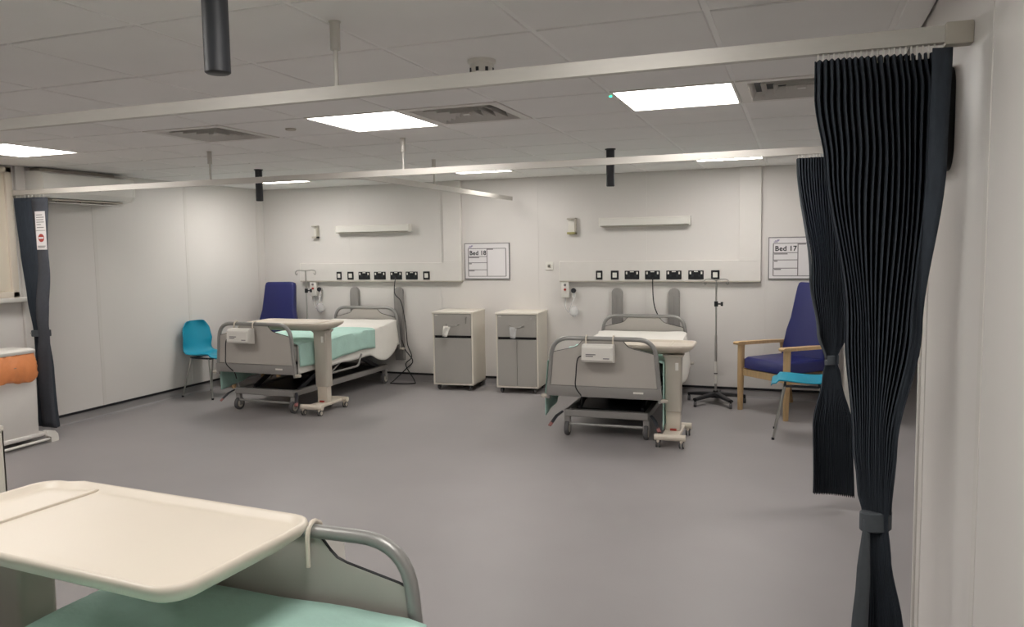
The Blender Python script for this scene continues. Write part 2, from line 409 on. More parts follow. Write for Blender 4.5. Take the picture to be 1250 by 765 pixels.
# ------------------------------------------------------------------ curtains
def curtain(label, y, tab, N, top, bot, depth, seed, tie, panel=None, hooks=True, back=None, k=4, ties=.055):
    """tab rows: z, left, right, fold depth; pleats are a zigzag that closes up at the tie"""
    rnd = random.Random(seed)
    ph = [rnd.uniform(.85, 1.15) for _ in range(N*2+1)]; pw = [0]
    for _ in range(N): pw.append(pw[-1]+rnd.uniform(.85, 1.15))
    pw = [p/pw[-1] for p in pw]
    t = thing('curtain', label, 'curtain', (0, y, 0), 0)
    nz = 60; m = MB()
    def pos(u, v):
        z = lerp(top, bot, v)
        l, r, d = interp(tab, z)
        f = u*N; a = min(int(f), N-1); fr = f-a
        x = lerp(pw[a], pw[a+1], fr)
        wv = math.sin(fr*2*math.pi)
        wv = math.copysign(abs(wv)**.7, wv)
        sway = .004*math.sin(4*z+5*u+seed)+.002*math.sin(9*z+9*u)
        amp = d*ph[a]
        return (lerp(l, r, x)+sway*(d/depth)+.08*(r-l)/N*math.sin(fr*4*math.pi), amp*wv+.02*math.sin(3*u+z*2), z)
    m.grid(N*6+1, nz, pos)
    m.build('cloth', 'curtain', t, 60, solid=.0025)
    lz, rz_, dz = interp(tab, tie)
    cx, hw = (lz+rz_)/2, (rz_-lz)/2+.006
    ls = []
    for zz, e in ((tie-ties/2, 0), (tie-ties/2+.004, .004), (tie+ties/2-.004, .004), (tie+ties/2, 0)):
        ls.append([(cx+(hw+e)*math.cos(a*math.pi/12), (dz*1.15+.012+e)*math.sin(a*math.pi/12), zz+.004*math.cos(a*math.pi/12)) for a in range(24)])
    b = MB().loft(ls).build('tie_band', 'band', t)
    MB().lathe([(.008, -.004), (.008, .004), (.004, .006)], (cx-hw+.012, -(dz*1.15+.012)*.62, tie), 12, 'y').build('stud', 'steel', b)
    if panel:
        m2 = MB(); pl, ptab, pm = panel
        def pp(u, v):
            z = lerp(ptab[0][0], ptab[-1][0], v); a, c, yy = interp(ptab, z)
            return (lerp(a, c, u), yy+.006*math.sin(9*z+2*u), z)
        m2.grid(4, 40, pp); m2.build('edge_panel', pm, t, 60, solid=.003)
    if hooks:
        l, r, d = interp(tab, top)
        n = hooks
        for q in range(n):
            x = lerp(l+.004, r-.012, q/(n-1))
            MB().box(x-.0022, x+.0022, -.003, .003, top-.015, 2.088).build('hook', 'white', t, 0)
    return t
c1 = curtain('large dark pleated curtain hanging nearest the camera, tied with a band', 2.31,
    [(2.07, .04, .335, .016), (1.98, .045, .345, .028), (1.79, .072, .338, .032), (1.35, .122, .30, .03), (1.03, .147, .258, .027), (.90, .163, .248, .016), (.815, .182, .244, .012), (.74, .186, .252, .014), (.51, .19, .287, .024), (.06, .17, .31, .026)],
    20, 2.066, .06, .02, 3, .815, panel=('r', [(2.07, .315, .362, -.03), (1.79, .31, .353, -.042), (1.35, .28, .31, -.04), (1.03, .235, .258, -.035), (.84, .228, .25, -.018)], 'curtain'), hooks=22)
m2 = MB()
ptab = [(.82, .18, .198, -.02), (.66, .165, .2, -.034), (.51, .155, .198, -.036), (.3, .148, .185, -.036), (.06, .14, .175, -.036)]
m2.grid(4, 24, lambda u, v: (lerp(*interp(ptab, lerp(.82, .06, v))[:2], u), interp(ptab, lerp(.82, .06, v))[2], lerp(.82, .06, v)))
m2.build('lining_panel', 'band', c1, 60, solid=.003)
curtain('dark pleated curtain behind the near one, beside the teal chair', 4.87,
    [(2.07, -.008, .34, .016), (1.37, .076, .33, .028), (1.05, .125, .28, .028), (.90, .168, .225, .012), (.80, .15, .25, .016), (.5, .105, .31, .028), (.09, .10, .33, .028)],
    24, 2.066, .09, .02, 8, .895, panel=('l', [(2.06, -.014, .0, -.02), (1.37, .066, .08, -.028), (1.05, .112, .13, -.028), (.9, .158, .17, -.02)], 'band'), hooks=18)
cl = curtain('slate curtain tied back beside the air conditioner on left wall', 4.87,
    [(2.06, -6.29, -5.96, .022), (1.6, -6.26, -5.975, .03), (1.2, -6.23, -6.0, .03), (.9, -6.205, -6.01, .022), (.6, -6.2, -5.99, .03), (.09, -6.2, -5.985, .03)],
    15, 2.06, .09, .03, 5, .905, panel=('r', [(2.05, -6.06, -5.885, -.04), (1.5, -6.03, -5.9, -.05), (1.0, -6.09, -5.945, -.05), (.9, -6.09, -5.95, -.045), (.75, -6.1, -5.95, -.055), (.1, -6.1, -5.925, -.06)], 'curtain_lit'), hooks=8)
# printed card on the left curtain
card = MB().box(-6.02, -5.905, -.056, -.053, 1.62, 1.94, .001, 1).build('printed_card', 'paper', cl, 0)
for k, (wd, z) in enumerate(((.07, 1.91), (.085, 1.89), (.08, 1.87), (.085, 1.85), (.05, 1.83), (.08, 1.805), (.085, 1.65), (.075, 1.64))):
    MB().box(-6.005, -6.005+wd, -.0575, -.056, z-.003, z+.003).build('print_line', 'inkgrey', card, 0)
MB().box(-6.015, -5.91, -.0575, -.056, 1.778, 1.782).build('print_line', 'inkgrey', card, 0)
MB().lathe([(.034, -.0005), (.034, .0005)], (-5.9625, -.0568, 1.718), 20, 'y').build('red_roundel', 'red', card)
MB().box(-5.99, -5.935, -.0585, -.0568, 1.711, 1.725).build('print_bar', 'paper', card, 0)

# ------------------------------------------------------------------ black rounded shape on the right wall
t = thing('dark_wall_shape', 'black rounded shape behind the near curtain top on right wall', 'dark_shape', (XR-.006, 2.72, 1.93))
MB().loft([[(x, p[0]*s, p[1]*s) for p in rrect(.42, .30, .07, 6)] for x, s in ((0, .97), (-.02, 1), (-.05, 1), (-.065, .93))]).build('body', 'black', t)
MB().box(-.0, .006, -.1, .1, -.1, .1).build('mount_plate', 'dark', t, 0)

# ------------------------------------------------------------------ air conditioner
t = thing('air_conditioner', 'long white air conditioner high on left wall above slate curtain', 'air conditioner', (XL+.006, 5.01, 0))
L = .97
prof = [(0, 2.305), (.16, 2.305), (.215, 2.285), (.232, 2.24), (.228, 2.12), (.19, 2.075), (.05, 2.06), (0, 2.06)]
M['acwhite'] = mat('ac_white', '#F0EEE8', .35, var=.008)
A = MB().loft([[(x, 0.0, z) for x, z in prof], [(x, L, z) for x, z in prof]]).build('housing', 'acwhite', t)
for y in (0, L):
    MB().loft([[(x*1.01, y-.012, z) for x, z in prof], [(x*1.01, y+.012, z) for x, z in prof]]).build('end_cheek', 'acwhite', t)
MB().box(.06, .185, .1, L-.1, 2.052, 2.066, .003, 1, ).build('outlet', 'creamdark', t)
MB().box(.05, .19, .08, L-.1, 2.030, 2.038, .003, 1, mtx=Matrix.Translation((0, 0, 0))).build('air_flap', 'whitemetal', t)
for y in (.2, .45, .7): MB().box(.1, .125, y, y+.012, 2.035, 2.062).build('flap_hinge', 'white', t, 0)
MB().box(.2285, .231, .52, .58, 2.155, 2.162).build('maker_mark', 'inkgrey', t, 0)
MB().box(0, .12, .05, L-.12, 2.305, 2.335, .004, 1).build('shaded_intake_grille', 'creamdark', t)  # grey of the grille stands in for the shadow above the housing
tag(MB().box(XL+.006, XL+.09, 6.03, 6.07, 2.2, 2.25, .004, 1).build('pipe_clip', 'creamdark'), 'small grey pipe box at far end of the air conditioner', 'pipe cover')

# ------------------------------------------------------------------ back wall fittings
YP = YB-.006
def wall_light(x0, x1, z0, z1, lab):
    t = thing('wall_light', lab, 'light', ((x0+x1)/2, YP, z0), 0, 'bed head wall lights'); h = (x1-x0)/2; H = z1-z0
    MB().prism([(0, 0), (-.05, 0), (-.09, .012), (-.09, H-.01), (-.08, H), (0, H)], 'x', -h+.008, h-.008).build('housing', 'white', t)
    for s in (-1, 1): MB().box(s*h-.008, s*h+.008, -.092, 0, 0, H+.002, .003, 1).build('end_cap', 'white', t)
    MB().box(-h+.02, h-.02, -.08, -.01, -.004, .001).build('lens', 'creamdark', t, 0)
wall_light(-5.25, -4.27, 1.775, 1.865, 'slim white wall light above the left bed')
wall_light(-1.985, -1.045, 1.775, 1.87, 'slim white wall light above the right-hand bed')
def switchplate(par, x, z, w=.075, m='white'):
    o = MB().box(x-w/2, x+w/2, -.06, -.051, z-.048, z+.048, .003, 1).build('switch_plate', 'black', par)
    MB().box(x-w*.27, x+w*.27, -.063, -.06, z-.026, z+.026, .002, 1).build('rocker', m, o)
def twin_socket(par, x, z):
    o = MB().box(x-.078, x+.078, -.06, -.051, z-.046, z+.046, .003, 1).build('twin_socket', 'black', par)
    for s in (-1, 1):
        MB().box(x+s*.056-.008, x+s*.056+.008, -.0635, -.06, z+.008, z+.034, .001, 1).build('rocker', 'white', o)
        MB().box(x+s*.035-.012, x+s*.035+.012, -.0612, -.0595, z-.02, z+.004).build('pin_hole', 'dark', o, 0)
    MB().box(x-.02, x+.02, -.0615, -.06, z+.03, z+.04).build('socket_label', 'white', o, 0)
def trunking(x0, x1, dx0, xs, lab, step=0):
    t = thing('bed_head_trunking', lab, 'trunking', (0, YP, 0), 0, 'bed head trunking')
    MB().box(x0, x1, -.052, 0, 1.2, 1.412, .003, 1).build('trunking_cover', 'whitemetal', t)
    MB().box(x0, x1, -.058, -.0, 1.188, 1.201, .002, 1).build('base_edge', 'creamdark', t)
    MB().box(dx0, x1, -.05, 0, 1.412, CE-.006, .003, 1).build('riser_duct', 'whitemetal', t)
    MB().box(dx0-.0, x1+.0, -.054, -.048, 1.40, 1.437, .001, 1).build('cover_joint', 'whitemetal', t)
    MB().box(x0-.004, x0+.004, -.055, 0, 1.195, 1.414, .001, 1).build('end_cap', 'white', t)
    for k, x in enumerate(xs):
        if k == 0: switchplate(t, x, 1.262, .07)
        elif k in (1, 6): switchplate(t, x, 1.262, .085, 'white')
        else: twin_socket(t, x, 1.262)
    return t
xs18 = [-5.24, -5.08, -4.89, -4.677, -4.458, -4.252, -4.06]; xs17 = [-2.0, -1.83, -1.645, -1.428, -1.206, -.98, -.787]
trunking(-5.80, -3.615, -3.84, xs18, 'white wall trunking with black sockets behind the left bed')
trunking(-2.445, -.345, -.557, xs17, 'white wall trunking with black sockets behind the right-hand bed')
# bed number boards
def board(x0, x1, z0, z1, txt, lab):
    t = thing('bed_board', lab, 'sign', (x0, YP, z0), 0, 'bed number boards'); W = x1-x0; H = z1-z0
    MB().box(0, W, -.012, 0, 0, H, .002, 1).build('board', 'paper', t, 0)
    fr = MB()
    for a in ((0, W, 0, .012), (0, W, H-.008, H), (0, .008, 0, H), (W-.008, W, 0, H)): fr.box(a[0], a[1], -.016, -.0, a[2], a[3], .001, 1)
    fr.build('frame', 'inkgrey', t, 0)
    def ln(u0, u1, v0, v1, m='inkgrey'): MB().box(u0*W, u1*W, -.0135, -.012, (1-v1)*H, (1-v0)*H).build('print_line', m, t, 0)
    e = .0085
    for a in ((.085, .92, .15-e, .15+e), (.085, .505, .37-e, .37+e), (.085, .505, .54-e, .54+e), (.085, .505, .735-e, .735+e), (.085, .92, .915-e, .915+e),
              (.085-e, .085+e, .15, .915), (.505-e, .505+e, .15, .915), (.92-e, .92+e, .15, .915),
              (.1, .33, .385, .41), (.1, .16, .555, .58), (.1, .22, .75, .775), (.515, .64, .16, .185)): ln(*a)
    for a in ((.09, .16, .105, .125), (.11, .18, .08, .1), (.15, .19, .06, .08)): ln(*a, m='purple')
    text(txt, .069, (.112*W, -.0125, (1-.325)*H), t, 'ink', .0017)
board(-3.59, -3.04, 1.215, 1.627, 'Bed 18', 'white wall board reading Bed 18')
board(-.275, .275, 1.213, 1.635, 'Bed 17', 'white wall board reading Bed 17, partly behind curtain')
# small dispensers/holders on the wall
for x0, x1, z0, z1, lab in ((-5.61, -5.53, 1.72, 1.875, 'small white wall holder by the left wall light'), (-2.355, -2.255, 1.705, 1.88, 'small white wall holder between the two wall lights')):
    t = thing('wall_holder', lab, 'holder', ((x0+x1)/2, YP, z0), 0, 'small wall holders'); h = (x1-x0)/2; H = z1-z0
    MB().box(-h, h, -.012, 0, 0, H, .003, 1).build('back_plate', 'white', t)
    MB().box(h-.016, h, -.06, -.008, .0, H, .003, 1).build('side_cheek', 'creamdark', t)
    MB().box(-h, h, -.06, -.008, H-.014, H, .003, 1).build('top_lip', 'creamdark', t)
    MB().box(-h, h, -.06, -.008, 0, .024, .003, 1).build('base_tray', mat('olive_tray', '#A7A06A', .5) if x0 > -3 else 'creamdark', t)
for x, z, lab in ((-5.79, 1.372, 'small white wall outlet above the left blue armchair'), (-2.575, 1.362, 'small white wall outlet left of bed 17 trunking')):
    t = thing('wall_outlet', lab, 'outlet', (x, YP, z), 0, 'small white wall outlets')
    MB().box(-.045, .045, -.01, 0, -.045, .045, .003, 1).build('plate', 'white', t)
    MB().lathe([(.02, -.018), (.024, -.01)], n=16, axis='y').build('socket_ring', 'creamdark', t)
    MB().lathe([(.010, -.02), (.010, -.018)], n=12, axis='y').build('socket_hole', 'dark', t)
# suction / oxygen sets
def gas(x, z, lab):
    t = thing('oxygen_set', lab, 'oxygen outlet', (x, YP, z), 0, 'oxygen outlet sets')
    b = MB().box(-.045, .045, -.05, 0, -.1, .08, .008, 2).build('outlet_box', 'white', t)
    for zz, mm in ((.04, 'inkgrey'), (-.01, 'red')): MB().lathe([(.012, -.062), (.014, -.05)], (0, 0, zz), 14, 'y').build('port', mm, b)
    MB().lathe([(.014, -.06), (.014, 0)], (.1, 0, -.02), 14, 'y').build('flow_valve', 'steel', t)
    MB().lathe([(.026, -.075), (.028, -.06)], (.1, 0, -.02), 14, 'y').build('flow_knob', 'dark', t)
    MB().lathe([(.012, -.1), (.014, -.02)], (.1, -.045, 0), 12).build('flow_tube', 'clear', t)
    MB().tube(spline([(0, -.03, -.1), (.0, -.04, -.2), (.04, -.05, -.26), (.06, -.05, -.2), (.1, -.045, -.1)]), .0045, 6).build('tubing', 'clear', t)
    MB().lathe([(.012, -.27), (.045, -.24), (.05, -.2), (.03, -.16), (.01, -.15)], (.1, -.05, -.04), 14).build('mask', 'clear', t)
gas(-5.625, 1.115, 'white oxygen outlet with clear mask beside the left drip stand'); gas(-2.385, 1.115, 'white oxygen outlet with clear mask above the two-door locker')
# bed head bumpers
for n, (x, lab) in enumerate(((-5.05, 'grey rounded wall bumper behind the left bed, left of its pair'), (-4.45, 'grey rounded wall bumper behind the left bed, with a cable in front'), (-1.812, 'grey rounded wall bumper behind the right-hand bed, left of its pair'), (-1.207, 'grey rounded wall bumper behind the right-hand bed, right of its pair'))):
    t = thing('wall_bumper', lab, 'wall bumper', (x, YP, 0), 0, 'grey wall bumpers')
    pts = [(-.058, .25), (.058, .25), (.058, 1.07)] + [(.058*math.cos(a*math.pi/8), 1.07+.055*math.sin(a*math.pi/8)) for a in range(1, 8)] + [(-.058, 1.07)]
    MB().loft([[(a, y, b) for a, b in [(p[0]*s, lerp(.68, p[1], s)) for p in pts]] for y, s in ((0, 1), (-.035, 1), (-.045, .93))]).build('cushion', 'wbump', t)
    MB().box(-.012, .012, -.047, -.04, .3, 1.05, .002, 1).build('centre_rib', 'wbump', t)

# ------------------------------------------------------------------ beds
def caster(par, x, y, r=.06, wdt=.03, fork='bedbar', top=.2, ang=0, name='caster', twin=False):
    o = MB()
    o.box(x-wdt*.75, x+wdt*.75, y-.02, y+.02, r*1.35, top, .004, 1)
    for s in (-1, 1): o.box(x+s*wdt*.72-.003, x+s*wdt*.72+.003, y-.022, y+.022, r*.75, r*1.9, .002, 1)
    c = o.build(name, fork, par)
    ks = (-.62, .62) if twin else (0,)
    for s in ks:
        w2 = wdt*.42 if twin else wdt*.5
        MB().lathe([(r*.62, -w2), (r*.93, -w2), (r, -w2*.6), (r, w2*.6), (r*.93, w2), (r*.62, w2)], (x+s*wdt*1.5, y, r), 18, 'x').build('tyre', 'rubber', c)
        MB().lathe([(r*.3, -w2*1.15), (r*.64, -w2), (r*.64, w2), (r*.3, w2*1.15)], (x+s*wdt*1.5, y, r), 14, 'x').build('wheel_hub', 'creamdark', c)
    return c
def end_board(par, y, dz, name, sgn, pan='bedpanel'):
    hw, zt = .415, .842+dz; hb = .46
    path = fillet([(-hb, y, .34+dz), (-hw, y, zt), (hw, y, zt), (hb, y, .34+dz)], .15, 8)
    root = MB().tube(path, .0185, 12).build(name, 'tube', par)
    poly = [(-.444, .455), (.444, .455), (.415, .722), (.39, .731), (.24, .766), (.21, .777), (.19, .795), (.15, .842), (-.15, .842), (-.19, .795), (-.21, .777), (-.24, .766), (-.39, .731), (-.415, .722)]
    poly = [(a, b+dz) for a, b in poly]
    MB().prism(poly, 'y', y-.006, y+.006).build('board_panel', pan, root, 30)
    edge = [(a, y, b) for a, b in poly[2:8]]; edge2 = [(a, y, b) for a, b in poly[8:]]
    for e in (edge, edge2): MB().tube(e, .005, 6).build('edge_trim', 'black', root)
    MB().box(-hb-.008, hb+.008, y-.022, y+.022, .365+dz, .452+dz, .008, 2).build('lower_bar', 'bedbar', root)
    for s in (-1, 1):
        MB().lathe([(.028, -.012), (.032, 0), (.028, .012)], (s*(hb+.03), y, .36+dz), 14).build('corner_buffer', 'creamdark', root)
    MB().box(.25, .33, y-sgn*.022-.002, y-sgn*.022+.002, .41+dz, .425+dz).build('maker_plate', 'white', root, 0)
    return root
def drape(par, name, m, y0, y1, hangL, hangR, ztop, hw=.445, n=46, foot=None, seed=0, fold=.012, slant=0):
    """cloth over the mattress with hanging sides; hang(v) gives drop at v along the bed"""
    rc = .035; g = MB()
    def pos(u, v):
        y = lerp(y0, y1, v)
        hl, hr = hangL(v), hangR(v); tot = hl+2*hw+hr; s = u*tot-hl
        zt = ztop(y)+.003*math.sin(13*y+9*u+seed)+.003*math.sin(5*y-21*u+seed)*math.sin(9*y+4*u)
        wob = math.sin(17*y+seed)*.6+math.sin(29*y+2*seed)*.4
        if s < 0:
            d = -s; k = min(d/.12, 1)
            return (-hw-.008-.02*k*min(d/.3, 1)+fold*wob*k, y+slant*d, zt-d-rc*.0)
        if s > 2*hw:
            d = s-2*hw; k = min(d/.12, 1)
            return (hw+.008+(.045*min(1, max(0, (y-1.35)/.15))-.008 if name == 'sheet' else -.002)*k*min(d/.3, 1)-fold*wob*k*(1 if name == 'sheet' else .4), y+slant*d, zt-d)
        e = min(s, 2*hw-s)
        return (s-hw, y, zt-(.012*(1-e/.05)**2 if e < .05 else 0))
    g.grid(60, n, pos)
    return g.build(name, m, par, 60, solid=.005)
def pump(par, lx, dz, y):
    t = thing('mattress_pump', '', 'pump', (0, 0, 0)); return t
def make_bed(label, loc, rz, dz=0., bl=None, sh=None, blanket_to=1.45, head_rise=.05):
    t = thing('hospital_bed', label, 'bed', loc, rz, 'hospital beds')
    LEN = 2.0
    end_board(t, 0, dz, 'footboard', 1); end_board(t, LEN, dz+.005, 'headboard', 1)
    # platform
    fr = MB()
    for s in (-1, 1): fr.box(s*.40-.018, s*.40+.018, .03, LEN-.03, .40+dz, .45+dz, .004, 1)
    for y in (.05, .55, 1.1, 1.6, LEN-.05): fr.box(-.4, .4, y-.02, y+.02, .405+dz, .445+dz, .003, 1)
    fr.build('platform_frame', 'bedbar', t)
    for y0, y1 in ((.07, .62), (.64, 1.08), (1.1, 1.36), (1.38, LEN-.06)):
        MB().box(-.40, .40, y0, y1, .45+dz, .475+dz, .005, 1).build('platform_section', 'dark', t)
    # mattress
    nz = 20
    def mt(y): return .645+dz+(head_rise*max(0, (y-1.3)/.75)**1.3 if y > 1.3 else 0)
    ls = []
    for k in range(nz+1):
        y = lerp(.035, LEN-.04, k/nz); e = .02 if k in (0, nz) else 0
        zt = mt(y)-e*.5; zb = .478+dz
        ls.append([(p[0], y, p[1]) for p in rrect(.86-e, zt-zb, .035, 4, 0, (zt+zb)/2)])
    MB().loft(ls).build('mattress', 'mattress', t)
    zt = lambda y: mt(y)+.010
    if sh: drape(t, 'sheet', 'sheet', sh[0], sh[1], sh[2], sh[3], lambda y: mt(y)+.007, seed=1.3, fold=.008, slant=sh[4] if len(sh) > 4 else 0)
    if bl: drape(t, 'blanket', 'blanket', bl[0], bl[1], bl[2], bl[3], lambda y: mt(y)+.016, hw=.468, seed=2.1, slant=bl[4] if len(bl) > 4 else 0)
    # base
    b = MB()
    for s in (-1, 1): b.box(s*.33-.022, s*.33+.022, .1, LEN-.1, .165, .22, .005, 1)
    for y in (.12, LEN-.13): b.box(-.35, .35, y-.025, y+.025, .165, .225, .006, 1)
    base = b.build('base_frame', 'bedbar', t)
    MB().box(-.30, .30, .3, 1.85, .17, .2, .004, 1).build('base_cover', 'black', base)
    MB().box(-.12, .12, .7, 1.2, .2, .29, .02, 2).build('motor_box', 'black', base)
    for s in (-1, 1):
        for (ya, yb) in ((.3, .85), (1.8, 1.25)):
            MB().box(-.014, .014, 0, math.hypot(yb-ya, .21+dz), -.022, .022, .003, 1, mtx=Matrix.Translation((s*.27, ya, .2)) @ Matrix.Rotation(math.atan2(.21+dz, yb-ya), 4, 'X')).build('lift_arm', 'dark', t)
        MB().cyl((s*.36, 1.0, .405+dz), (s*.33, .62, .24), .011, 8).build('actuator_rod', 'steel', t)
        for y, sy in ((.13, -1), (LEN-.15, 1)):
            caster(t, s*.33, y, .0625, .034, 'bedbar', .17)
        # folded-down side rail
        q = fillet([(s*.482, .35, .42+dz), (s*.482, .42, .30+dz), (s*.482, 1.05, .30+dz), (s*.482, 1.12, .42+dz)], .06, 5)
        MB().tube(q, .011, 8).build('side_rail', 'tube', t)
        pd = MB().tube([(s*.37, .12, .2), (s*.41, .07, .17), (s*.44, .02, .12)], [.014, .017, .018], 8, flat=.6).build('brake_pedal', 'dark', t)
        MB().tube([(s*.437, .025, .125), (s*.452, 0, .1)], [.018, .017], 8, flat=.6).build('pedal_tip', 'pinkish', pd)
    MB().cyl((-.33, .12, .1), (.33, .12, .1), .012, 8).build('brake_bar', 'tube', t)
    return t
def place(root, lx, ly, lz):
    a = root.rotation_euler.z; c, s = math.cos(a), math.sin(a)
    return (root.location.x+lx*c-ly*s, root.location.y+lx*s+ly*c, root.location.z+lz)
def make_pump(bed, label, lx, dz):
    t = thing('mattress_pump', label, 'pump', place(bed, lx, -.03, .655+dz), bed.rotation_euler.z, 'white mattress pumps')
    W = .125
    MB().prism([(0, 0), (-.085, .012), (-.1, .03), (-.092, .13), (-.07, .15), (0, .15)], 'x', -W, W).build('case', 'white', t, 25)
    MB().box(-W+.012, W-.012, -.099, -.094, .03, .125, .002, 1, mtx=Matrix.Rotation(0, 4, 'X')).build('front_panel', 'white', t)
    for k, (a, b, z) in enumerate(((-.09, -.01, .075), (-.09, -.03, .062), (.05, .1, .045))):
        MB().box(a, b, -.1005, -.098, z-.004, z+.004).build('print_line', 'inkgrey', t, 0)
    for s in (-1, 1):
        x = s*(W-.015)
        MB().tube(spline([(x, -.01, .12), (x, -.003, .19), (x, .008, .203), (x, .028, .213), (x, .048, .205), (x, .058, .18), (x, .06, .14), (x, .06, .1)], 5), .0065, 8).build('hook', 'cream', t)
    MB().tube(spline([(-W, -.04, .06), (-W-.04, -.06, .03), (-W-.055, -.06, -.1), (-W-.06, -.05, -.2), (-W-.03, .02, -.29), (-W-.04, .06, -.36)]), .005, 6).build('power_lead', 'black', t)
    return t
# bed 17 (right), bed 18 (left), near bed
s17 = (.75, 1.94, lambda v: .16+.1*v, lambda v: .3+.1*math.sin(v*2.6))
b17 = make_bed('grey hospital bed standing under the Bed 17 wall trunking', (-1.46, 6.08, 0), R(1.2), -.008, (.045, 1.25, lambda v: .48-.22*v, lambda v: .54-.22*v), s17)
s18 = (.06, 1.94, lambda v: .2, lambda v: .285+.1*max(0, math.sin((v-.7)*3.4/.3))**.8*(v > .7), 0)
b18 = make_bed('grey hospital bed with mint blanket under the Bed 18 wall trunking', (-4.915, 6.165, 0), R(-1.2), .035, (.045, 1.42, lambda v: .5-.2*v, lambda v: .22+.02*math.sin(6*v), .05), s18, head_rise=.07)
b19 = make_bed('near hospital bed with mint blanket, cut by bottom edge of photo', (-1.335, 1.70, 0), R(181), -.0, (.03, 2.0, lambda v: .22, lambda v: .22), None)
make_pump(b17, 'white mattress pump hung on footboard of the far right-hand bed', -.02, -.008)
make_pump(b18, 'white mattress pump hung on footboard of the far left bed', -.1, .035)
make_pump(b19, 'white mattress pump hooked on the near bed footboard', -.03, 0)

# ------------------------------------------------------------------ overbed tables
def make_table(label, loc, rz, zt, flip=1, W=.93, D=.42, oy=0, cw=1):
    """origin under the column; top reaches towards -x (or +x when flip is -1)"""
    t = thing('overbed_table', label, 'table', loc, rz, 'overbed tables')
    cx = -flip*(W/2-.16)
    def ring(e, r, z):
        """rounded outline inset by e, stepping in a little over the last stretch above the column"""
        out = []; w, d = W-2*e, D-2*e; xa, xb = w/2-.08, w/2-.12
        for x, y in rrect(w, d, r, 6):
            if x > xa: y *= (d/2-.022)/(d/2)
            out.append((x, y))
        lp = []
        for k, p in enumerate(out):
            lp.append(p)
            if k == 6: lp += [(xa, d/2-.022), ((xa+xb)/2, d/2-.011), (xb, d/2)]
            if k == 20: lp += [(xb, -d/2), ((xa+xb)/2, -d/2+.011), (xa, -d/2+.022)]
        return [(cx+flip*x, y+oy, z) for x, y in lp]
    o = MB().loft([ring(.12, .05, zt-.085), ring(.05, .06, zt-.06), ring(.012, .065, zt-.032), ring(0, .07, zt-.014), ring(.003, .068, zt-.003), ring(.009, .064, zt), ring(.017, .06, zt-.003), ring(.023, .055, zt-.016), ring(.04, .05, zt-.019)])
    top = o.build('table_top', 'cream', t, 60)
    xr = cx+flip*(W/2-.2)
    MB().box(xr-.007, xr+.007, oy-D/2+.02, oy+D/2-.02, zt-.022, zt-.012, .003, 2).build('divider_ridge', 'cream', top)
    c = MB()
    c.loft([[(p[0]*cw, p[1], z) for p in rrect(w, d, .02, 4)] for z, w, d in ((.25, .142, .10), (.60, .148, .105), (zt-.11, .152, .108), (zt-.08, .19, .15))])
    col = c.build('column', 'creamdark', t, 40)
    MB().box(-.058, .058, -.04, .04, .07, .30, .012, 2).build('inner_column', 'cream', t)
    if flip > 0: MB().box(.02, .045, -.06, -.053, zt-.2, zt-.14, .002, 1).build('release_lever', 'white', col)
    b = MB(); b.box(-.07, .07, -.22, .22, .062, .095, .012, 2)
    for y in (-.22, .22): b.tube([(-.12, y, .082), (.12, y, .082)], .026, 10)
    base = b.build('base', 'cream', t)
    MB().box(-.02, .03, -.062, -.05, .1, .115, .001, 1).build('warning_label', 'red', base, 0)
    for x in (-.09, .09):
        for y in (-.22, .22): caster(t, x, y, .03, .013, 'cream', .07, twin=True)
    return t
make_table('cream overbed table over the foot of the far right-hand bed', (-.918, 6.235, 0), R(1), .785, 1, .84, .42, .105, .88)
make_table('cream overbed table over the foot of the far left bed', (-4.345, 6.46, 0), R(0), .885)
make_table('large cream overbed table in the near left foreground', (-1.955, 1.45, 0), R(-4), .915, -1, .98, .47)

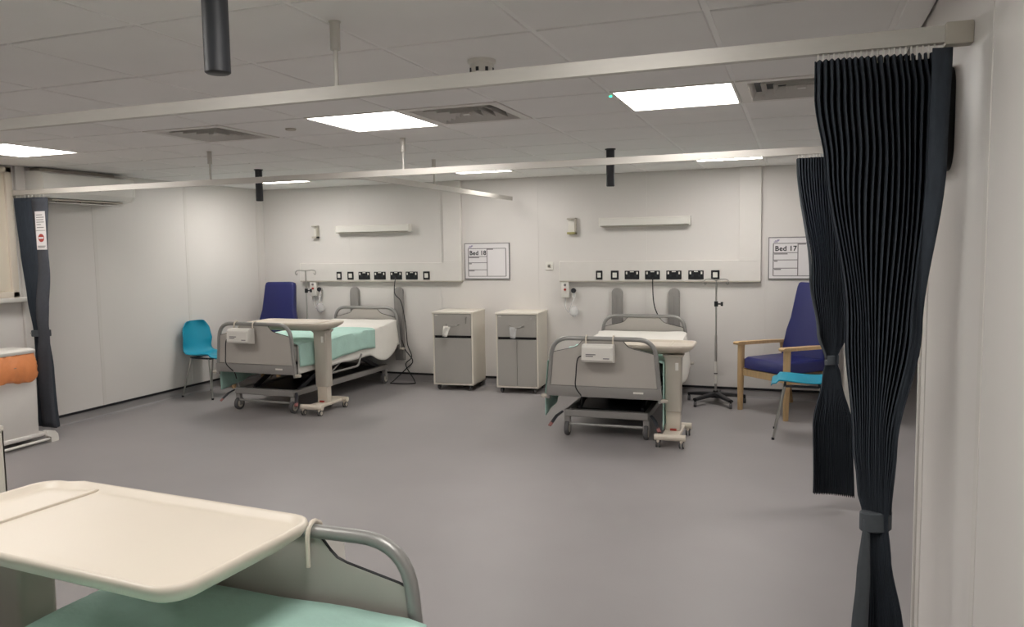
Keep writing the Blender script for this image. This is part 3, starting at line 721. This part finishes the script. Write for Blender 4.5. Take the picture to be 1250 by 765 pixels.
# ------------------------------------------------------------------ lockers
def make_locker(label, loc, rz, two, tagm):
    t = thing('bedside_locker', label, 'locker', loc, rz, 'bedside lockers')
    W, D, H0, H1 = .47, .44, .062, .877
    h = W/2
    c = MB(); c.box(-h, -h+.018, 0, D, H0, H1-.02, .002, 1); c.box(h-.018, h, 0, D, H0, H1-.02, .002, 1); c.box(-h, h, D-.01, D, H0, H1-.02, .002, 1); c.box(-h, h, 0, D, H0, H0+.02, .002, 1); c.box(-h+.01, h-.01, .05, D, .58, .6)
    body = c.build('carcass', 'locker', t, 0)
    MB().box(-h-.004, h+.004, -.008, D, H1-.022, H1, .003, 2).build('top', 'locker', t)
    d = MB().box(-h+.02, h-.02, -.004, .014, .615, H1-.024, .002, 1).build('drawer', 'lockergrey', t, 0)
    MB().box(-h+.02, h-.02, .02, .03, .585, .615).build('shadow_gap', 'black', body, 0)
    if two:
        for s in (-1, 1): MB().box(min(s*.002, s*(h-.02)), max(s*.002, s*(h-.02)), -.004, .014, H0+.022, .585, .002, 1).build('door', 'lockergrey', t, 0)
    else: MB().box(-h+.02, h-.02, -.004, .014, H0+.022, .585, .002, 1).build('door', 'lockergrey', t, 0)
    hp = fillet([(-.075, -.004, .735), (-.065, -.03, .73), (-.03, -.04, .722), (.03, -.04, .722), (.065, -.03, .73), (.075, -.004, .735)], .02, 3)
    hd = MB().tube(hp, .007, 8).build('handle', 'steel', d)
    for s in (-1, 1): MB().lathe([(.013, -.008), (.013, 0)], (s*.073, 0, .735), 12, 'y').build('handle_boss', 'steel', d)
    lk = MB().lathe([(.011, -.012), (.011, 0)], (.16, 0, .815), 12, 'y').build('lock', 'steel', d)
    MB().box(.158, .162, -.03, -.01, .75, .815).build('key', 'steel', d, 0) if not two else None
    MB().box(-h+.03, -h+.065, -.0055, -.003, .835, .843).build('maker_plate', 'white', d, 0)
    if tagm:
        g = MB(); 
        g.grid(6, 6, lambda u, v: (tagm[0]+(u-.5)*.08*(1-.25*v)+.018*(v-.5)*tagm[1], -.047-.008*math.sin(u*5+v*3), .725-.125*v*(1-.15*abs(u-.5))))
        g.build('care_card', 'clear' if two else 'sheet', d, 60, solid=.002)
    for x in (-h+.05, h-.05):
        for y in (.05, D-.05): caster(t, x, y, .026, .016, 'black', .064)
    return t
make_locker('bedside locker with single lower door, standing left of the other', (-3.565, 7.80, 0), R(4), False, (-.06, -1.5))
make_locker('bedside locker with two lower doors, beside bed 17', (-2.815, 7.81, 0), R(4), True, (-.03, 0))
make_locker('white bedside locker cut by left frame edge behind the near table', (-3.322, 1.82, 0), 0, True, None)

# ------------------------------------------------------------------ chairs
def armchair(label, loc, rz):
    """front faces -y; origin mid front between the legs"""
    t = thing('armchair', label, 'armchair', loc, rz, 'navy blue high back armchairs'); hw = .285
    for s in (-1, 1):
        x = s*hw
        MB().loft([[(x+p[0], p[1]+yo, z) for p in rrect(w, d, .008, 2)] for z, w, d, yo in ((0, .035, .04, .0), (.35, .042, .055, .005), (.625, .04, .06, .008))]).build('leg', 'wood', t, 40)
        MB().loft([[(x+p[0], p[1]+yo, z) for p in rrect(w, d, .008, 2)] for z, w, d, yo in ((0, .035, .04, .66), (.3, .042, .055, .60), (.63, .04, .06, .54))]).build('leg', 'wood', t, 40)
        MB().prism([(-.06, .628), (.0, .624), (.62, .612), (.62, .635), (.3, .648), (-.05, .655), (-.065, .645)], 'x', x-.032, x+.032).build('armrest', 'wood', t, 40)
        MB().prism([(.02, .33), (.6, .27), (.6, .33), (.02, .40)], 'x', x-.014, x+.014).build('side_rail', 'wood', t, 40)
    MB().box(-hw, hw, .012, .04, .33, .395, .004, 1).build('front_rail', 'wood', t)
    MB().loft([[(p[0], p[1], z) for p in rrect(w, d, .05, 4, 0, .28)] for z, w, d in ((.40, .50, .53), (.41, .525, .56), (.49, .525, .56), (.51, .49, .52))]).build('seat', 'blue', t, 50)
    # high back, leaning
    m = Matrix.Translation((0, .52, .44)) @ Matrix.Rotation(R(-11), 4, 'X')
    prof = [(0, .26), (.12, .26), (.3, .245), (.42, .215), (.55, .205), (.72, .2), (.755, .19), (.765, .17)]
    loops = []
    for z, h in prof:
        th = .10 if z < .7 else .08
        loops.append([tuple(m @ Vector((p[0], p[1], z))) for p in rrect(2*h, th, .03, 3)])
    MB().loft(loops).build('backrest', 'blue', t, 45)
    MB().box(-.25, .25, .5, .56, .3, .42, .01, 1).build('back_rail', 'wood', t)
    return t
a = math.atan2(-.39, .415)
ch17 = armchair('navy high-back armchair with wooden arms below the Bed 17 board', (-.287, 7.43, 0), a)
ch18 = armchair('navy high-back armchair in left back corner behind bed 18', (-5.84, 7.32, 0), R(8))
def shellchair(label, loc, rz):
    """front faces -y, origin centre of the four legs"""
    t = thing('shell_chair', label, 'chair', loc, rz, 'teal plastic shell chairs')
    prof = [(-.235, .425), (-.225, .447), (-.15, .458), (0, .447), (.12, .445), (.18, .462), (.215, .52), (.235, .62), (.255, .74), (.262, .81), (.26, .822)]
    wid = [.15, .19, .205, .215, .21, .2, .195, .2, .185, .13, .09]
    g = MB(); P = spline([(0, a, b) for a, b in prof], 4); n = len(P)
    def pos(u, v):
        i = min(int(round(v*(n-1))), n-1); k = i/4; q = min(int(k), len(wid)-2); w = lerp(wid[q], wid[q+1], k-q)
        s = 2*u-1; p = P[i]; back = max(0, min(1, (p.z-.47)/.15))
        return (s*w, p.y-.05*back*s*s, p.z+(1-back)*.03*s*s*(1 if p.y > -.18 else .2))
    g.grid(17, n, pos); g.build('shell', 'teal', t, 60, solid=.008)
    for sx in (-1, 1):
        for sy in (-1, 1):
            MB().cyl((sx*.15, sy*.13, .43), (sx*.2, sy*.225+.01, .005), .0095, 10).build('leg', 'steel', t)
            MB().lathe([(.012, 0), (.012, .018)], (sx*.2, sy*.225+.01, 0), 10).build('foot_cap', 'dark', t)
    f = MB()
    for sx in (-1, 1): f.tube([(sx*.15, -.14, .432), (sx*.15, .14, .432)], .01, 8)
    for sy in (-1, 1): f.tube([(-.15, sy*.13, .43), (.15, sy*.13, .43)], .01, 8)
    f.build('under_frame', 'dark', t)
    return t
shellchair('teal plastic chair against left wall beside bed 18', (-6.045, 6.84, 0), R(84))
shellchair('teal plastic chair half hidden behind dark curtain, beside bed 17 armchair', (.05, 6.71, 0), R(-90))

# ------------------------------------------------------------------ drip stands
def drip(label, loc, H, rz=0):
    t = thing('drip_stand', label, 'drip stand', loc, rz, 'drip stands')
    MB().cyl((0, 0, .1), (0, 0, H*.55), .0125, 12).build('lower_pole', 'steel', t)
    MB().cyl((0, 0, H*.5), (0, 0, H), .009, 12).build('upper_pole', 'steel', t)
    MB().cyl((0, 0, .2), (0, 0, .42), .0165, 12).build('label_sleeve', 'white', t)
    MB().cyl((0, 0, .295), (0, 0, .305), .017, 12).build('sleeve_ring', 'dark', t)
    k = MB(); k.cyl((0, 0, H-.27), (0, 0, H-.22), .019, 12); k.cyl((0, 0, H-.245), (.055, -.01, H-.245), .008, 8); k.cyl((.055, -.01, H-.265), (.055, -.01, H-.225), .012, 8)
    k.build('clamp', 'black', t)
    for s in (-1, 1):
        MB().tube(spline([(0, 0, H-.01), (s*.07, 0, H), (s*.11, 0, H-.01), (s*.118, 0, H-.04), (s*.105, 0, H-.055), (s*.095, 0, H-.035)], 5), .005, 6).build('hook', 'steel', t)
    MB().lathe([(.07, .065), (.075, .09), (.03, .11), (.022, .13)], n=16).build('hub', 'black', t)
    for q in range(5):
        a = q*2*math.pi/5+.3; c, s = math.cos(a), math.sin(a)
        lg = MB().tube([(0, 0, .095), (c*.15, s*.15, .085), (c*.29, s*.29, .072)], [.04, .034, .026], 8, flat=.6).build('base_leg', 'black', t)
        MB().lathe([(.012, -.014), (.028, -.012), (.028, .012), (.012, .014)], (c*.285, s*.285, .028), 14, 'x').build('wheel', 'rubber', lg)
        MB().box(c*.285-.01, c*.285+.01, s*.285-.012, s*.285+.012, .03, .075).build('wheel_fork', 'black', lg, 0)
    return t
drip('drip stand with black five-leg base between bed 17 and armchair', (-.745, 7.86, 0), 1.235)
drip('drip stand beside the left navy armchair behind bed 18', (-5.53, 7.92, 0), 1.34, .5)

# ------------------------------------------------------------------ waste bin
t = thing('waste_bin', 'white waste bin with orange bag below the left window', 'bin', (-6.07, 4.42, 0))
MB().box(-.13, .13, -.24, .24, .09, .56, .012, 2).build('bin_body', 'whitemetal', t)
base = []
rr_ = rrect(.262, .482, .03, 4)
for p, q in zip(rr_, rr_[1:]+rr_[:1]):
    n = max(1, int(math.hypot(q[0]-p[0], q[1]-p[1])/.02))
    base += [(lerp(p[0], q[0], i/n), lerp(p[1], q[1], i/n)) for i in range(n)]
lo = []
for k, z in enumerate((.545, .548, .57, .60, .63, .66, .69, .72, .75, .772)):
    ring = []
    for i, p in enumerate(base):
        u = i/len(base)*2*math.pi; bulge = .004+.013*math.sin(min(1, (k)/8)*math.pi)
        cr = .007*math.sin(9*u+k*1.1)+.005*math.sin(17*u-k*1.9)+.003*math.sin(31*u+k)
        d = bulge+abs(cr)*(.4 if k in (0, 9) else 1); L2 = math.hypot(*p)
        ring.append((p[0]+d*p[0]/L2*1.6, p[1]+d*p[1]/L2, z+(.012*math.sin(5*u)+.006*math.sin(13*u) if k < 2 else 0)))
    lo.append(ring)
MB().loft(lo).build('orange_bag', 'orange', t, 70)
MB().loft([[(p[0], p[1], z) for p in rrect(.29*s, .52*s, .04, 5)] for z, s in ((.77, .98), (.775, 1), (.795, 1), (.81, .9))]).build('lid', 'white', t, 40)
MB().tube(fillet([(.10, -.30, .028), (.165, -.30, .028), (.165, .30, .032), (.10, .33, .035)], .05, 5), .011, 10).build('foot_pedal', 'white', t)
MB().box(-.14, .15, -.27, .30, .06, .095, .015, 2).build('base', 'whitemetal', t)
MB().loft([[(.15+x, .33+dy, z) for dy, z in ((-.02, .0), (.045, .0), (.05, .02), (.045, .06), (.02, .09), (-.03, .102), (-.06, .1), (-.06, .06), (-.02, .045))] for x in (-.03, .025)]).build('end_foot', 'white', t)
for y in (-.2, .2): caster(t, -.09, y, .025, .014, 'dark', .06)
q = MB()
for a in ((.02, .06, .63, .634), (.02, .06, .666, .67), (.02, .024, .63, .67), (.056, .06, .63, .67), (.03, .05, .648, .652)): q.box(.1605, .163, *a)
q.build('printed_symbol', 'inkgrey', t, 0)

# ------------------------------------------------------------------ loose cables
tag(MB().tube(spline([(-1.42, YP-.065, 1.24), (-1.42, YP-.09, 1.18), (-1.41, YP-.1, 1.0), (-1.38, YP-.1, .88), (-1.3, YP-.12, .74), (-1.26, YP-.13, .66)]), .006, 6).build('power_cable', 'black'), 'black power cable hanging from socket down behind bed 17', 'cable')
tag(MB().tube(spline([(-4.458, YP-.065, 1.24), (-4.46, YP-.09, 1.18), (-4.47, YP-.08, 1.05), (-4.40, YP-.06, .95), (-4.35, YP-.06, .7), (-4.33, YP-.06, .45), (-4.28, YP-.06, .3), (-4.36, YP-.06, .2), (-4.22, YP-.12, .03), (-4.2, YP-.2, .008), (-4.45, YP-.25, .008), (-4.5, YP-.12, .01), (-4.36, YP-.06, .15), (-4.27, YP-.055, .25), (-4.36, YP-.06, .38), (-4.38, YP-.1, .5)]), .006, 6).build('power_cable', 'black'), 'black power cable looping to floor at head of bed 18', 'cable')
